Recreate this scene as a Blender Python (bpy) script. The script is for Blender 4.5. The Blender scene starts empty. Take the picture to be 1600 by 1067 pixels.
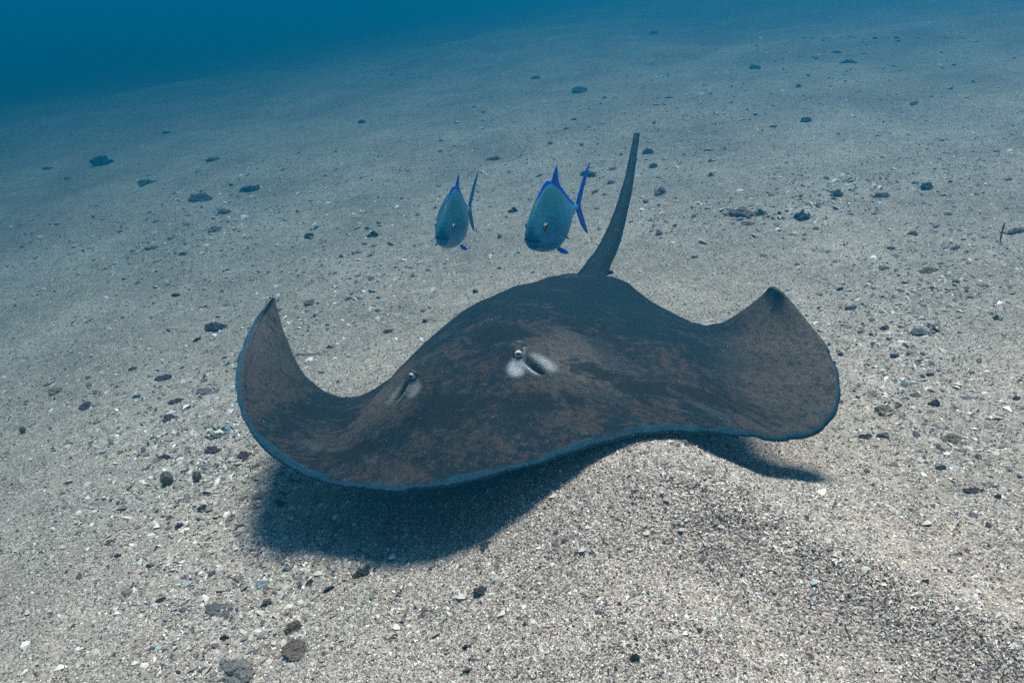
import bpy, bmesh, math, random
import numpy as np
from mathutils import Vector, Matrix, noise

# ------------------------------------------------------------------ camera, sky, sun, exposure
R = math.radians
sc = bpy.context.scene
col = sc.collection
F_PX, CX, CY = 1256.0, 800.0, 533.5          # focal length and centre on a 1600 x 1067 frame
PITCH = R(28)
CAM = np.array([0.0, 0.0, 1.7])
cam = bpy.data.cameras.new('camera')
cam.sensor_width = 36.0
cam.lens = 36.0 * F_PX / 1600.0
cam.clip_start, cam.clip_end = 0.05, 400
cam_o = bpy.data.objects.new('camera', cam)
cam_o.location = CAM
cam_o.rotation_euler = (R(90) - PITCH, 0, 0)
col.objects.link(cam_o)
sc.camera = cam_o

SUN_EL, SUN_AZ = R(74), R(6)               # azimuth from +y (ahead of the camera) towards +x
world = bpy.data.worlds.new('World')
sc.world = world
world.use_nodes = True
wn = world.node_tree
sky = wn.nodes.new('ShaderNodeTexSky')
sky.sky_type = 'NISHITA'
sky.sun_disc = False
sky.sun_elevation = SUN_EL
sky.sun_rotation = SUN_AZ
bg = wn.nodes['Background']
bg.inputs['Strength'].default_value = 0.05
wn.links.new(sky.outputs[0], bg.inputs[0])

sun = bpy.data.lights.new('sun', 'SUN')
sun.energy = 5.0
sun.angle = R(15)
sun.color = (1.0, 0.845, 0.73)
sun_o = bpy.data.objects.new('sun', sun)
d = Vector((math.cos(SUN_EL) * math.sin(SUN_AZ), math.cos(SUN_EL) * math.cos(SUN_AZ), math.sin(SUN_EL)))
sun_o.rotation_euler = d.to_track_quat('Z', 'Y').to_euler()
sun_o.location = d * 20
col.objects.link(sun_o)

vs = sc.view_settings
vs.view_transform = 'Standard'
vs.look = 'None'
vs.exposure = 1.18
vs.gamma = 1.0
vs.use_curve_mapping = False
sc.render.engine = 'CYCLES'
sc.cycles.use_denoising = False
sc.cycles.max_bounces = 4
sc.cycles.volume_bounces = 0
sc.cycles.use_adaptive_sampling = False

FW = np.array([0, math.cos(PITCH), -math.sin(PITCH)])
UP = np.array([0, math.sin(PITCH), math.cos(PITCH)])
RT = np.array([1.0, 0, 0])

# ------------------------------------------------------------------ helpers
def tag(o, label=None, cat=None, group=None, kind=None):
    if label: o['label'] = label
    if cat: o['category'] = cat
    if group: o['group'] = group
    if kind: o['kind'] = kind
    return o

def obj(name, me, mat=None, parent=None):
    o = bpy.data.objects.new(name, me)
    if mat is not None and me is not None:
        me.materials.append(mat)
    if parent is not None: o.parent = parent
    col.objects.link(o)
    return o

def np_mesh(name, verts, faces, smooth=True):
    """verts (n,3) and faces (m,k) with one k"""
    verts = np.ascontiguousarray(verts, dtype=np.float32)
    faces = np.ascontiguousarray(faces, dtype=np.int32)
    me = bpy.data.meshes.new(name)
    m, k = faces.shape
    me.vertices.add(len(verts)); me.vertices.foreach_set('co', verts.ravel())
    me.loops.add(m * k); me.loops.foreach_set('vertex_index', faces.ravel())
    me.polygons.add(m)
    me.polygons.foreach_set('loop_start', np.arange(0, m * k, k, dtype=np.int32))
    me.update(calc_edges=True)
    me.polygons.foreach_set('use_smooth', np.full(m, smooth))
    me.validate()
    return me

def py_mesh(name, v, f, smooth=True):
    me = bpy.data.meshes.new(name)
    me.from_pydata([tuple(p) for p in v], [], f)
    me.update()
    me.polygons.foreach_set('use_smooth', [smooth] * len(me.polygons))
    return me

def attr(me, name, arr, typ='FLOAT'):
    a = me.attributes.new(name, typ, 'POINT')
    key = {'FLOAT': 'value', 'FLOAT_VECTOR': 'vector', 'FLOAT_COLOR': 'color'}[typ]
    a.data.foreach_set(key, np.ascontiguousarray(arr, dtype=np.float32).ravel())

def smooth01(x, a, b):
    t = np.clip((x - a) / (b - a), 0, 1)
    return t * t * (3 - 2 * t)

class Nodes:
    def __init__(self, name):
        self.m = bpy.data.materials.new(name)
        self.m.use_nodes = True
        self.t = self.m.node_tree
        self.b = self.t.nodes['Principled BSDF']
        self.b.inputs['Specular IOR Level'].default_value = 0.15
        self.b.inputs['Roughness'].default_value = 0.8
    def n(self, typ, **kw):
        nd = self.t.nodes.new('ShaderNode' + typ)
        for k, v in kw.items():
            if k in nd.inputs: nd.inputs[k].default_value = v
            else: setattr(nd, k, v)
        return nd
    def l(self, a, b): self.t.links.new(a, b)
    def val(self, sock, v):
        if hasattr(v, 'is_output'): self.l(v, sock)
        else: sock.default_value = v
    def math(self, op, a, b=0.0, clamp=False):
        nd = self.t.nodes.new('ShaderNodeMath'); nd.operation = op; nd.use_clamp = clamp
        self.val(nd.inputs[0], a); self.val(nd.inputs[1], b)
        return nd.outputs[0]
    def mix(self, fac, a, b, mode='MIX'):
        nd = self.t.nodes.new('ShaderNodeMix'); nd.data_type = 'RGBA'; nd.blend_type = mode
        self.val(nd.inputs[0], fac)
        self.val(nd.inputs[6], a if hasattr(a, 'is_output') else (*a, 1))
        self.val(nd.inputs[7], b if hasattr(b, 'is_output') else (*b, 1))
        return nd.outputs[2]
    def ramp(self, fac, stops, interp='LINEAR'):
        nd = self.t.nodes.new('ShaderNodeValToRGB'); cr = nd.color_ramp; cr.interpolation = interp
        while len(cr.elements) < len(stops): cr.elements.new(0.5)
        for e, (p, c) in zip(cr.elements, stops):
            e.position = p
            e.color = (*c, 1) if hasattr(c, '__len__') else (c, c, c, 1)
        self.val(nd.inputs[0], fac)
        return nd.outputs[0]
    def noise(self, vec, scale, detail=4, rough=0.55):
        nd = self.n('TexNoise', Scale=scale, Detail=detail, Roughness=rough)
        if vec is not None: self.l(vec, nd.inputs['Vector'])
        return nd.outputs[0]
    def bump(self, h, dist, strength=1.0, prev=None):
        nd = self.n('Bump', Strength=strength, Distance=dist)
        self.l(h, nd.inputs['Height'])
        if prev is not None: self.l(prev, nd.inputs['Normal'])
        return nd.outputs[0]

def plain(name, c, rough=0.7, var=0.35, scale=40, spec=0.15, bump=0.0):
    k = Nodes(name)
    pos = k.n('TexCoord').outputs['Object']
    f = k.noise(pos, scale, 5)
    cc = k.mix(f, tuple(x * (1 - var) for x in c), tuple(min(1, x * (1 + var)) for x in c))
    k.l(cc, k.b.inputs['Base Color'])
    k.b.inputs['Roughness'].default_value = rough
    k.b.inputs['Specular IOR Level'].default_value = spec
    if bump: k.l(k.bump(f, bump), k.b.inputs['Normal'])
    return k.m

# ------------------------------------------------------------------ the seabed
def vnoise(x, y, scale, seed):
    """smooth value noise in numpy"""
    x = x * scale; y = y * scale
    xi = np.floor(x).astype(np.int64); yi = np.floor(y).astype(np.int64)
    fx = x - xi; fy = y - yi
    fx = fx * fx * fx * (fx * (fx * 6 - 15) + 10); fy = fy * fy * fy * (fy * (fy * 6 - 15) + 10)
    def h(a, b):
        n = (a * 374761393 + b * 668265263 + seed * 1442695041) & 0xffffffff
        n = ((n ^ (n >> 13)) * 1274126177) & 0xffffffff
        return ((n ^ (n >> 16)) & 0xffff) / 65535.0
    return (h(xi, yi) * (1 - fx) + h(xi + 1, yi) * fx) * (1 - fy) + (h(xi, yi + 1) * (1 - fx) + h(xi + 1, yi + 1) * fx) * fy - 0.5

RIDGE = [(0.33, 1.66), (0.75, 1.50), (1.25, 1.33), (2.2, 0.95)]
def ground(x, y):
    x = np.asarray(x, float); y = np.asarray(y, float)
    g = 0.195 + np.where(x > 0, 0.95 * np.tanh(0.14 * x / 0.95), 3.0 * np.tanh(0.14 * x / 3.0))
    g = g - 0.09 * np.clip(y - 1.7, -1.0, 1.5) - 0.012 * np.maximum(y - 3.2, 0)
    # the bed falls away ahead on the left
    a = np.maximum(y - 0.9 * x - 5.0, 0)
    g = g - 0.012 * a
    # a mound under the ray and the low crest that runs out from it
    dx, dy = x - 0.33, y - 1.66
    g = g + 0.165 * np.exp(-(dx / np.where(dx < 0, 0.34, 0.27)) ** 2 - (dy / np.where(dy > 0, 0.32, 0.60)) ** 2)
    best = np.full(np.shape(x), 1e9); prog = np.zeros(np.shape(x)); n = len(RIDGE) - 1
    side = np.zeros(np.shape(x))
    for i in range(n):
        ax, ay = RIDGE[i]; bx, by = RIDGE[i + 1]
        ux, uy = bx - ax, by - ay; L2 = ux * ux + uy * uy
        t = np.clip(((x - ax) * ux + (y - ay) * uy) / L2, 0, 1)
        ex, ey = x - ax - t * ux, y - ay - t * uy
        dd = np.hypot(ex, ey)
        m = dd < best
        prog = np.where(m, (i + t) / n, prog); side = np.where(m, ex * uy - ey * ux, side); best = np.where(m, dd, best)
    wid = np.where(side > 0, 0.55, 0.22)
    amp = np.interp(prog, [0, 0.3, 0.6, 1], [0.14, 0.15, 0.13, 0.07])
    g = g + amp * np.exp(-(best / wid) ** 2)
    # sharper crest with a furrow on its near side
    best = np.full(np.shape(x), 1e9); side = np.zeros(np.shape(x)); prog = np.zeros(np.shape(x))
    C_ = [(0.27, 1.62), (0.60, 1.33), (0.95, 1.05), (1.4, 0.68)]
    wob = 0.035 * vnoise(x, y, 3.1, 41) + 0.02 * vnoise(x, y, 7.3, 42)
    for i in range(3):
        ax, ay = C_[i]; bx, by = C_[i + 1]; ux, uy = bx - ax, by - ay; L2 = ux * ux + uy * uy
        t = np.clip(((x - ax) * ux + (y - ay) * uy) / L2, 0, 1)
        ex, ey = x - ax - t * ux, y - ay - t * uy; dd = np.hypot(ex, ey); m = dd < best
        side = np.where(m, np.sign(ex * uy - ey * ux), side); best = np.where(m, dd, best); prog = np.where(m, (i + t) / 3, prog)
    sd_ = best * side + wob           # + is the side towards the camera
    w_ = smooth01(prog, 0.0, 0.25)
    g = g + w_ * (0.050 * np.exp(-(sd_ / 0.075) ** 2) - 0.038 * np.exp(-((sd_ - 0.19) / 0.11) ** 2) - 0.022 * np.exp(-((sd_ + 0.21) / 0.11) ** 2))
    # soft undulation
    g = g + 0.035 * vnoise(x, y, 1.1, 3) + 0.30 * smooth01(y, 4.0, 9.0) * vnoise(x, y * 0.8, 0.28, 4) + 0.08 * smooth01(y, 3.0, 6.0) * vnoise(x, y, 0.7, 6) + 0.022 * vnoise(x + 0.4 * y, y * 1.5, 3.0, 5) + 0.016 * vnoise(x + 0.3 * y, y * 1.3, 6.0, 9) + 0.008 * vnoise(x, y, 14.0, 11) + 0.004 * vnoise(x, y, 31.0, 12)
    return g

def pix_ray(px, py):
    px = np.asarray(px, float); py = np.asarray(py, float)
    v = FW + RT * ((px - CX) / F_PX)[..., None] + UP * ((CY - py) / F_PX)[..., None]
    return v

def on_ground(px, py, n=400, far=45.0):
    """where the line of sight through a photo pixel meets the bed"""
    v = pix_ray(px, py)
    lo = np.full(np.shape(px), 0.6); hi = np.full(np.shape(px), np.nan)
    prev = lo.copy()
    for s in np.geomspace(0.6, far, n):
        p = CAM + v * s
        hit = np.isnan(hi) & (p[..., 2] < ground(p[..., 0], p[..., 1]))
        lo = np.where(hit, prev, lo); hi = np.where(hit, s, hi)
        prev = np.full(np.shape(px), s)
    ok = ~np.isnan(hi)
    hi = np.where(ok, hi, far)
    for _ in range(18):
        m = 0.5 * (lo + hi); p = CAM + v * m[..., None]
        b = p[..., 2] < ground(p[..., 0], p[..., 1])
        hi = np.where(b, m, hi); lo = np.where(b, lo, m)
    p = CAM + v * hi[..., None]
    return p, hi, ok

def at_y(px, py, Y):
    v = pix_ray(px, py)
    return CAM + v * (Y / v[..., 1])[..., None]

def sand_material():
    k = Nodes('coarse_sand')
    pos = k.n('NewGeometry').outputs['Position']
    v1 = k.n('TexVoronoi', Scale=150.0); k.l(pos, v1.inputs['Vector'])
    v2 = k.n('TexVoronoi', Scale=340.0); k.l(pos, v2.inputs['Vector'])
    sep = k.n('SeparateColor'); k.l(v1.outputs['Color'], sep.inputs[0])
    sep2 = k.n('SeparateColor'); k.l(v2.outputs['Color'], sep2.inputs[0])
    c1 = k.ramp(sep.outputs[0], [(0.0, (0.07, 0.06, 0.055)), (0.12, (0.245, 0.187, 0.155)), (0.55, (0.448, 0.35, 0.29)), (0.85, (0.615, 0.505, 0.435)), (1.0, (0.87, 0.785, 0.72))])
    c2 = k.ramp(sep2.outputs[0], [(0.0, (0.13, 0.105, 0.09)), (0.5, (0.45, 0.36, 0.30)), (1.0, (0.73, 0.625, 0.54))])
    c = k.mix(0.5, c1, c2)
    big = k.noise(pos, 1.3, 6, 0.6)
    c = k.mix(1.0, c, k.ramp(big, [(0.32, (0.72, 0.71, 0.70)), (0.68, (1.16, 1.14, 1.11))]), 'MULTIPLY')
    mid = k.noise(pos, 14.0, 5, 0.65)
    c = k.mix(1.0, c, k.ramp(mid, [(0.3, (0.78, 0.77, 0.77)), (0.5, (1.0, 1.0, 1.0)), (0.72, (1.15, 1.14, 1.12))]), 'MULTIPLY')
    k.l(c, k.b.inputs['Base Color'])
    h = k.math('ADD', k.math('MULTIPLY', v1.outputs['Distance'], -1.0), k.math('MULTIPLY', sep.outputs[1], 0.6))
    k.l(k.bump(mid, 0.012, 0.7, k.bump(h, 0.006, 0.9)), k.b.inputs['Normal'])
    k.b.inputs['Roughness'].default_value = 0.9
    return k.m

M_SAND = sand_material()
ys = np.r_[-3.0, -1.5, np.arange(0.0, 4.0, 0.018), 4.0 * np.geomspace(1, 13, 190)]
us = np.linspace(-1, 1, 481)
us = np.sign(us) * np.abs(us) ** 1.7
XX = us[None, :] * (14.0 + 0.95 * np.maximum(ys, 0))[:, None]
YY = np.repeat(ys[:, None], len(us), 1)
gv = np.stack([XX, YY, ground(XX, YY)], -1).reshape(-1, 3)
ny, nx = XX.shape
ii = np.arange(ny * nx).reshape(ny, nx)
gf = np.stack([ii[:-1, :-1], ii[:-1, 1:], ii[1:, 1:], ii[1:, :-1]], -1).reshape(-1, 4)
seabed = tag(obj('seabed', np_mesh('seabed', gv, gf), M_SAND), 'pale coarse sandy seabed strewn with shell hash', 'seabed', kind='structure')

# ------------------------------------------------------------------ sea water (the air of this place)
def water():
    k = bpy.data.materials.new('sea_water_haze'); k.use_nodes = True
    t = k.node_tree; t.nodes.clear()
    out = t.nodes.new('ShaderNodeOutputMaterial')
    pv = t.nodes.new('ShaderNodeVolumePrincipled')
    pv.inputs['Color'].default_value = (0.0, 0.195, 0.37, 1)
    pv.inputs['Absorption Color'].default_value = (0.115, 0.34, 0.62, 1)
    pv.inputs['Density'].default_value = 0.37
    pv.inputs['Anisotropy'].default_value = 0.7
    t.links.new(pv.outputs[0], out.inputs['Volume'])
    x0, x1, y0, y1, z0, z1 = -66, 66, -6, 60, -10, 2.1
    v = [(x, y, z) for x in (x0, x1) for y in (y0, y1) for z in (z0, z1)]
    f = [(0, 1, 3, 2), (4, 6, 7, 5), (0, 4, 5, 1), (2, 3, 7, 6), (0, 2, 6, 4), (1, 5, 7, 3)]
    tag(obj('haze', py_mesh('haze', v, f, False), k), 'blue sea water thickening into haze with distance', 'water', kind='stuff')
water()

# ------------------------------------------------------------------ the stingray
RAY_NET = """
-0.803,2.465,0.564 -0.804,2.467,0.563 -0.804,2.470,0.560 -0.807,2.472,0.557 -0.806,2.478,0.554 -0.808,2.480,0.548 -0.810,2.487,0.547 -0.811,2.489,0.543 -0.813,2.492,0.543
-0.812,2.333,0.561 -0.817,2.361,0.550 -0.813,2.387,0.537 -0.805,2.412,0.524 -0.801,2.436,0.507 -0.804,2.453,0.484 -0.808,2.464,0.457 -0.807,2.469,0.428 -0.806,2.472,0.397
-0.812,2.203,0.555 -0.807,2.250,0.531 -0.795,2.294,0.506 -0.782,2.337,0.479 -0.778,2.375,0.444 -0.783,2.403,0.403 -0.786,2.423,0.356 -0.777,2.440,0.308 -0.758,2.458,0.261
-0.807,2.078,0.538 -0.784,2.142,0.504 -0.762,2.206,0.469 -0.746,2.265,0.427 -0.740,2.315,0.376 -0.739,2.356,0.318 -0.729,2.392,0.258 -0.706,2.430,0.201 -0.673,2.477,0.155
-0.786,1.961,0.503 -0.746,2.045,0.467 -0.713,2.126,0.428 -0.690,2.201,0.378 -0.678,2.264,0.314 -0.661,2.323,0.249 -0.635,2.383,0.186 -0.599,2.451,0.134 -0.551,2.530,0.104
-0.735,1.860,0.448 -0.689,1.962,0.423 -0.647,2.059,0.389 -0.613,2.148,0.341 -0.585,2.227,0.278 -0.556,2.309,0.217 -0.517,2.402,0.171 -0.473,2.503,0.139 -0.421,2.604,0.111
-0.650,1.791,0.391 -0.605,1.902,0.378 -0.560,2.009,0.360 -0.515,2.112,0.331 -0.474,2.213,0.290 -0.441,2.325,0.249 -0.401,2.444,0.212 -0.349,2.564,0.179 -0.289,2.683,0.148
-0.538,1.750,0.351 -0.499,1.859,0.346 -0.455,1.975,0.358 -0.411,2.096,0.365 -0.368,2.221,0.349 -0.337,2.356,0.313 -0.291,2.491,0.274 -0.226,2.626,0.237 -0.153,2.760,0.202
-0.428,1.689,0.370 -0.385,1.815,0.372 -0.343,1.947,0.386 -0.302,2.085,0.398 -0.265,2.230,0.395 -0.227,2.378,0.371 -0.173,2.526,0.338 -0.097,2.673,0.303 -0.008,2.818,0.268
-0.308,1.630,0.404 -0.265,1.776,0.411 -0.224,1.923,0.423 -0.185,2.075,0.434 -0.149,2.232,0.435 -0.108,2.391,0.418 -0.049,2.550,0.392 0.038,2.707,0.363 0.146,2.863,0.336
-0.176,1.602,0.444 -0.137,1.754,0.450 -0.096,1.908,0.463 -0.058,2.066,0.473 -0.022,2.228,0.473 0.020,2.392,0.456 0.080,2.555,0.431 0.172,2.718,0.406 0.302,2.884,0.391
-0.055,1.592,0.481 -0.007,1.745,0.486 0.036,1.898,0.499 0.072,2.055,0.510 0.105,2.215,0.509 0.147,2.377,0.489 0.205,2.537,0.457 0.289,2.697,0.421 0.394,2.857,0.386
0.070,1.611,0.510 0.123,1.754,0.516 0.165,1.898,0.530 0.196,2.046,0.541 0.226,2.198,0.538 0.264,2.351,0.513 0.317,2.501,0.472 0.386,2.648,0.424 0.469,2.796,0.375
0.202,1.647,0.535 0.254,1.770,0.538 0.290,1.898,0.551 0.314,2.033,0.563 0.337,2.174,0.559 0.369,2.315,0.529 0.414,2.452,0.485 0.472,2.586,0.434 0.541,2.723,0.388
0.344,1.678,0.549 0.386,1.779,0.548 0.409,1.891,0.560 0.421,2.013,0.573 0.434,2.140,0.568 0.457,2.265,0.538 0.492,2.387,0.495 0.538,2.507,0.449 0.592,2.630,0.405
0.493,1.690,0.543 0.517,1.783,0.545 0.524,1.884,0.558 0.522,1.992,0.570 0.525,2.104,0.566 0.539,2.213,0.540 0.564,2.318,0.500 0.595,2.420,0.458 0.637,2.529,0.420
0.645,1.697,0.518 0.644,1.789,0.538 0.631,1.881,0.558 0.616,1.976,0.570 0.609,2.072,0.569 0.615,2.164,0.550 0.631,2.253,0.520 0.653,2.339,0.486 0.676,2.431,0.459
0.798,1.730,0.521 0.763,1.815,0.559 0.729,1.893,0.585 0.701,1.971,0.599 0.684,2.049,0.599 0.682,2.124,0.588 0.688,2.197,0.570 0.698,2.268,0.549 0.705,2.341,0.529
0.865,1.833,0.618 0.818,1.882,0.632 0.781,1.934,0.650 0.753,1.989,0.660 0.734,2.045,0.661 0.729,2.099,0.652 0.729,2.152,0.641 0.729,2.204,0.627 0.728,2.255,0.611
0.823,1.950,0.702 0.800,1.974,0.715 0.779,2.000,0.728 0.763,2.028,0.735 0.755,2.058,0.733 0.753,2.087,0.727 0.752,2.116,0.719 0.750,2.145,0.710 0.746,2.172,0.698
0.737,2.071,0.789 0.739,2.070,0.787 0.738,2.068,0.789 0.738,2.071,0.788 0.738,2.074,0.787 0.739,2.077,0.787 0.740,2.079,0.786 0.741,2.082,0.785 0.741,2.084,0.783
"""

def spline_matrix(n, q):
    """rows of weights of a natural cubic spline through n unit-spaced knots, sampled at q"""
    A = np.eye(n); Bm = np.zeros((n, n))
    for i in range(1, n - 1):
        A[i, i - 1:i + 2] = (1, 4, 1)
        Bm[i, i - 1:i + 2] = (6, -12, 6)
    M2 = np.linalg.solve(A, Bm)
    i = np.clip(np.floor(q).astype(int), 0, n - 2); t = (q - i)[:, None]
    I = np.eye(n)
    return (1 - t) * I[i] + t * I[i + 1] + ((1 - t) ** 3 - (1 - t)) / 6 * M2[i] + (t ** 3 - t) / 6 * M2[i + 1]

LEAD = np.array([(0,0),(0.1,0.008),(0.2,0.045),(0.3,.105),(0.4,.175),(0.5,.25),(0.6,.335),(0.7,.425),(0.78,.51),(0.85,.61),(.885,.69),(0.90,.76)])
TRAIL = np.array([(0,1.46),(0.1,1.45),(0.2,1.42),(0.32,1.36),(0.45,1.25),(0.56,1.14),(0.66,1.03),(0.75,.94),(0.82,.88),(0.87,.83),(.89,.795),(.90,.78)])
def resamp(c, u):
    dd = np.r_[0, np.cumsum(np.linalg.norm(np.diff(c, axis=0), axis=1))]; dd /= dd[-1]
    return np.stack([np.interp(u, dd, c[:, q]) for q in range(2)], -1)

NET = np.array([[tuple(map(float, p.split(','))) for p in row.split()] for row in RAY_NET.strip().splitlines()])
NS, NT = NET.shape[:2]
S = np.linspace(-1, 1, NS)
L_ = resamp(LEAD, np.abs(S)); T_ = resamp(TRAIL, np.abs(S))
L_[:, 0] *= np.sign(S); T_[:, 0] *= np.sign(S)
tt = np.linspace(0, 1, NT)
FLAT = L_[:, None] * (1 - tt)[None, :, None] + T_[:, None] * tt[None, :, None]

def refine(net):
    """light smoothing of the control net, ends kept"""
    o = net.copy()
    o[1:-1] = 0.25 * net[:-2] + 0.5 * net[1:-1] + 0.25 * net[2:]
    return 0.85 * net + 0.15 * o

NSD = 380
sd = np.linspace(0.12, NS - 1 - 0.40, NSD)
td = np.unique(np.r_[np.linspace(0, 0.06, 16), np.linspace(0.06, 0.55, 130), np.linspace(0.55, 0.97, 70), np.linspace(0.97, 1.0, 6)]) * (NT - 1)
NTD = len(td)
Ms, Mt = spline_matrix(NS, sd), spline_matrix(NT, td)
MID = np.einsum('ai,bj,ijk->abk', Ms, Mt, refine(NET))
FL = np.einsum('ai,bj,ijk->abk', Ms, Mt, FLAT)
fx, fy = FL[..., 0], FL[..., 1]
def normals(P):
    a = np.gradient(P, axis=0); b = np.gradient(P, axis=1)
    n = np.cross(a, b); ln = np.linalg.norm(n, axis=-1, keepdims=True)
    return n / np.maximum(ln, 1e-9)
out_ = MID[:, :1] - MID[:, 8:9]; out_ = out_ / np.maximum(np.linalg.norm(out_, axis=-1, keepdims=True), 1e-6)
rag = 0.010 * vnoise(fx[:, :1], fy[:, :1], 17, 51) + 0.006 * vnoise(fx[:, :1], fy[:, :1], 45, 52)
rag = rag - 0.007 * smooth01(vnoise(fx[:, :1], fy[:, :1], 26, 53), 0.25, 0.45)
MID = MID + out_ * (rag * np.exp(-(np.linalg.norm(FL - FL[:, :1], axis=-1) / 0.02) ** 2))[..., None]
NRM = normals(MID)
for e_, sgn in ((0, 1), (NSD - 1, -1)):
    ref = NRM[e_ + sgn * 16, NTD // 4:3 * NTD // 4].mean(0); ref /= np.linalg.norm(ref)
    for i_ in range(16):
        w_ = 1 - i_ / 16.0
        v_ = NRM[e_ + sgn * i_] * (1 - w_) + ref * w_
        NRM[e_ + sgn * i_] = v_ / np.maximum(np.linalg.norm(v_, axis=-1, keepdims=True), 1e-9)
NRM[0] = NRM[3]; NRM[1] = NRM[3]; NRM[2] = NRM[3]; NRM[-1] = NRM[-4]; NRM[-2] = NRM[-4]; NRM[-3] = NRM[-4]
# distance to the rim in flat coordinates
d_lead = np.linalg.norm(FL - FL[:, :1], axis=-1)
d_trail = np.linalg.norm(FL - FL[:, -1:], axis=-1)
d_tip = np.minimum(np.linalg.norm(FL - FL[:1, :1], axis=-1), np.linalg.norm(FL - FL[-1:, :1], axis=-1))
lat = np.minimum(d_lead, d_trail)
edge = smooth01(lat, 0.0, 0.10)
# the thick trunk: head, back and the swelling over the gill chambers
trunk = np.exp(-(np.abs(fx) / 0.25) ** 2.4) * smooth01(fy, 0.02, 0.50) * (1 - 0.55 * smooth01(fy, 0.75, 1.5))
wing = np.exp(-(fx / 0.60) ** 2) * smooth01(fy - 0.2 * np.abs(fx), 0.0, 0.4)
EYE_X, EYE_Y = 0.132, 0.395
th = 0.006 + 0.012 * np.sqrt(np.clip(lat / 0.10, 0, 1)) + edge * (0.115 * trunk + 0.020 * wing)
rim = np.exp(-((d_lead - 0.012) / 0.009) ** 2)          # rolled front margin
th = th + 0.0045 * rim * (1 - 0.7 * smooth01(np.abs(fx), 0.5, 0.8)) * (1 + 0.8 * vnoise(fx, fy, 20, 54))
th = th * (0.25 + 0.75 * smooth01(d_tip, 0.0, 0.16))
for sx in (-1, 1):
    ex, ey = sx * EYE_X, EYE_Y
    r2 = ((fx - ex) / 0.042) ** 2 + ((fy - ey - 0.020) / 0.045) ** 2
    th = th + 0.034 * np.exp(-r2)                            # brow over the eye
    lx, ly = (fx - ex - sx * 0.070), (fy - ey - 0.055)
    r2 = (lx / 0.11) ** 2 + (ly / 0.13) ** 2
    th = th + 0.014 * np.exp(-r2)
    # spiracle: slanting hollow outside the eye, with a raised front lip
    qx, qy = sx * (fx - ex) / 0.84, (fy - ey) / 0.68
    l2, m2 = qx - 0.046, qy + 0.036
    a_ = R(-41); l3, m3 = l2 * math.cos(a_) + m2 * math.sin(a_), -l2 * math.sin(a_) + m2 * math.cos(a_)
    th = th - 0.026 * np.exp(-((l3 / 0.029) ** 2 + (m3 / 0.017) ** 2) ** 2)
    th = th + 0.009 * np.exp(-(l3 / 0.034) ** 2 - ((m3 + 0.024) / 0.010) ** 2)
    th = th - 0.012 * np.exp(-((qx - 0.008) / 0.012) ** 2 - ((qy - 0.050) / 0.024) ** 2)
# head and back relief: groove between the eyes, swellings over the gill chambers, shallow creases behind them
th = th - 0.016 * np.exp(-(fx / 0.055) ** 2) * smooth01(fy, 0.22, 0.34) * (1 - smooth01(fy, 0.50, 0.66))
for sx in (-1, 1):
    th = th + 0.016 * np.exp(-((sx * fx - 0.21) / 0.08) ** 2 - ((fy - 0.62) / 0.16) ** 2)
    th = th - 0.010 * np.exp(-((sx * fx - 0.33) / 0.035) ** 2 - ((fy - 0.60) / 0.24) ** 2)
    th = th + 0.010 * np.exp(-((sx * fx - 0.10) / 0.05) ** 2 - ((fy - 0.16) / 0.07) ** 2)
    # faint ribs of fin rays fanning to the margin
    th = th + 0.0016 * np.sin(np.arctan2(fy - 0.62, sx * fx - 0.02) * 46) * smooth01(sx * fx, 0.36, 0.55) * edge
for sx in (-1, 1):
    th = th + 0.030 * np.exp(-((sx * fx - 0.20) / 0.10) ** 2 - ((fy - 1.30) / 0.07) ** 2)   # pelvic fin pads
# spine ridge and small lumps
th = th + 0.010 * np.exp(-(fx / 0.035) ** 2) * smooth01(fy, 0.55, 0.8) * edge
th = th + edge * (0.012 * vnoise(fx, fy, 6, 20) * np.exp(-(fx / 0.5) ** 2) + 0.006 * vnoise(fx, fy, 11, 21) + 0.003 * vnoise(fx, fy, 26, 22))
TOP = MID + NRM * th[..., None]
BOT = MID - NRM * ((0.006 + 0.012 * np.sqrt(np.clip(lat / 0.10, 0, 1)) + edge * 0.05 * trunk) * (0.25 + 0.75 * smooth01(d_tip, 0.0, 0.16)))[..., None]

nt_, nb_ = NSD * NTD, NSD * NTD
I = np.arange(nt_).reshape(NSD, NTD)
ft = np.stack([I[:-1, :-1], I[1:, :-1], I[1:, 1:], I[:-1, 1:]], -1).reshape(-1, 4)
fb = (ft + nt_)[:, ::-1]
loop = np.r_[I[:, 0], I[-1, 1:], I[-2::-1, -1], I[0, -2:0:-1]]
nxt = np.roll(loop, -1)
# a half-round rim between the two skins
v_mid = 0.5 * (TOP.reshape(-1, 3)[loop] + BOT.reshape(-1, 3)[loop])
inner = np.empty_like(MID)
inner[:, 0] = MID[:, 3]; inner[:, -1] = MID[:, -4]
outv = np.zeros((NSD, NTD, 3))
outv[:, 0] = MID[:, 0] - MID[:, 6]; outv[:, -1] = MID[:, -1] - MID[:, -4]
outv[0, 1:-1] = MID[0, 1:-1] - MID[3, 1:-1]; outv[-1, 1:-1] = MID[-1, 1:-1] - MID[-4, 1:-1]
ov = outv.reshape(-1, 3)[loop]; ov /= np.maximum(np.linalg.norm(ov, axis=1, keepdims=True), 1e-6)
v_rim = v_mid + ov * (0.002 + 0.006 * smooth01(d_tip.ravel()[loop], 0.0, 0.16))[:, None]
base_r = nt_ + nb_
K = len(loop); ring = base_r + np.arange(K); ringn = np.roll(ring, -1)
fr1 = np.stack([loop, ring, ringn, nxt], -1)
fr2 = np.stack([ring, loop + nt_, nxt + nt_, ringn], -1)

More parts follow.
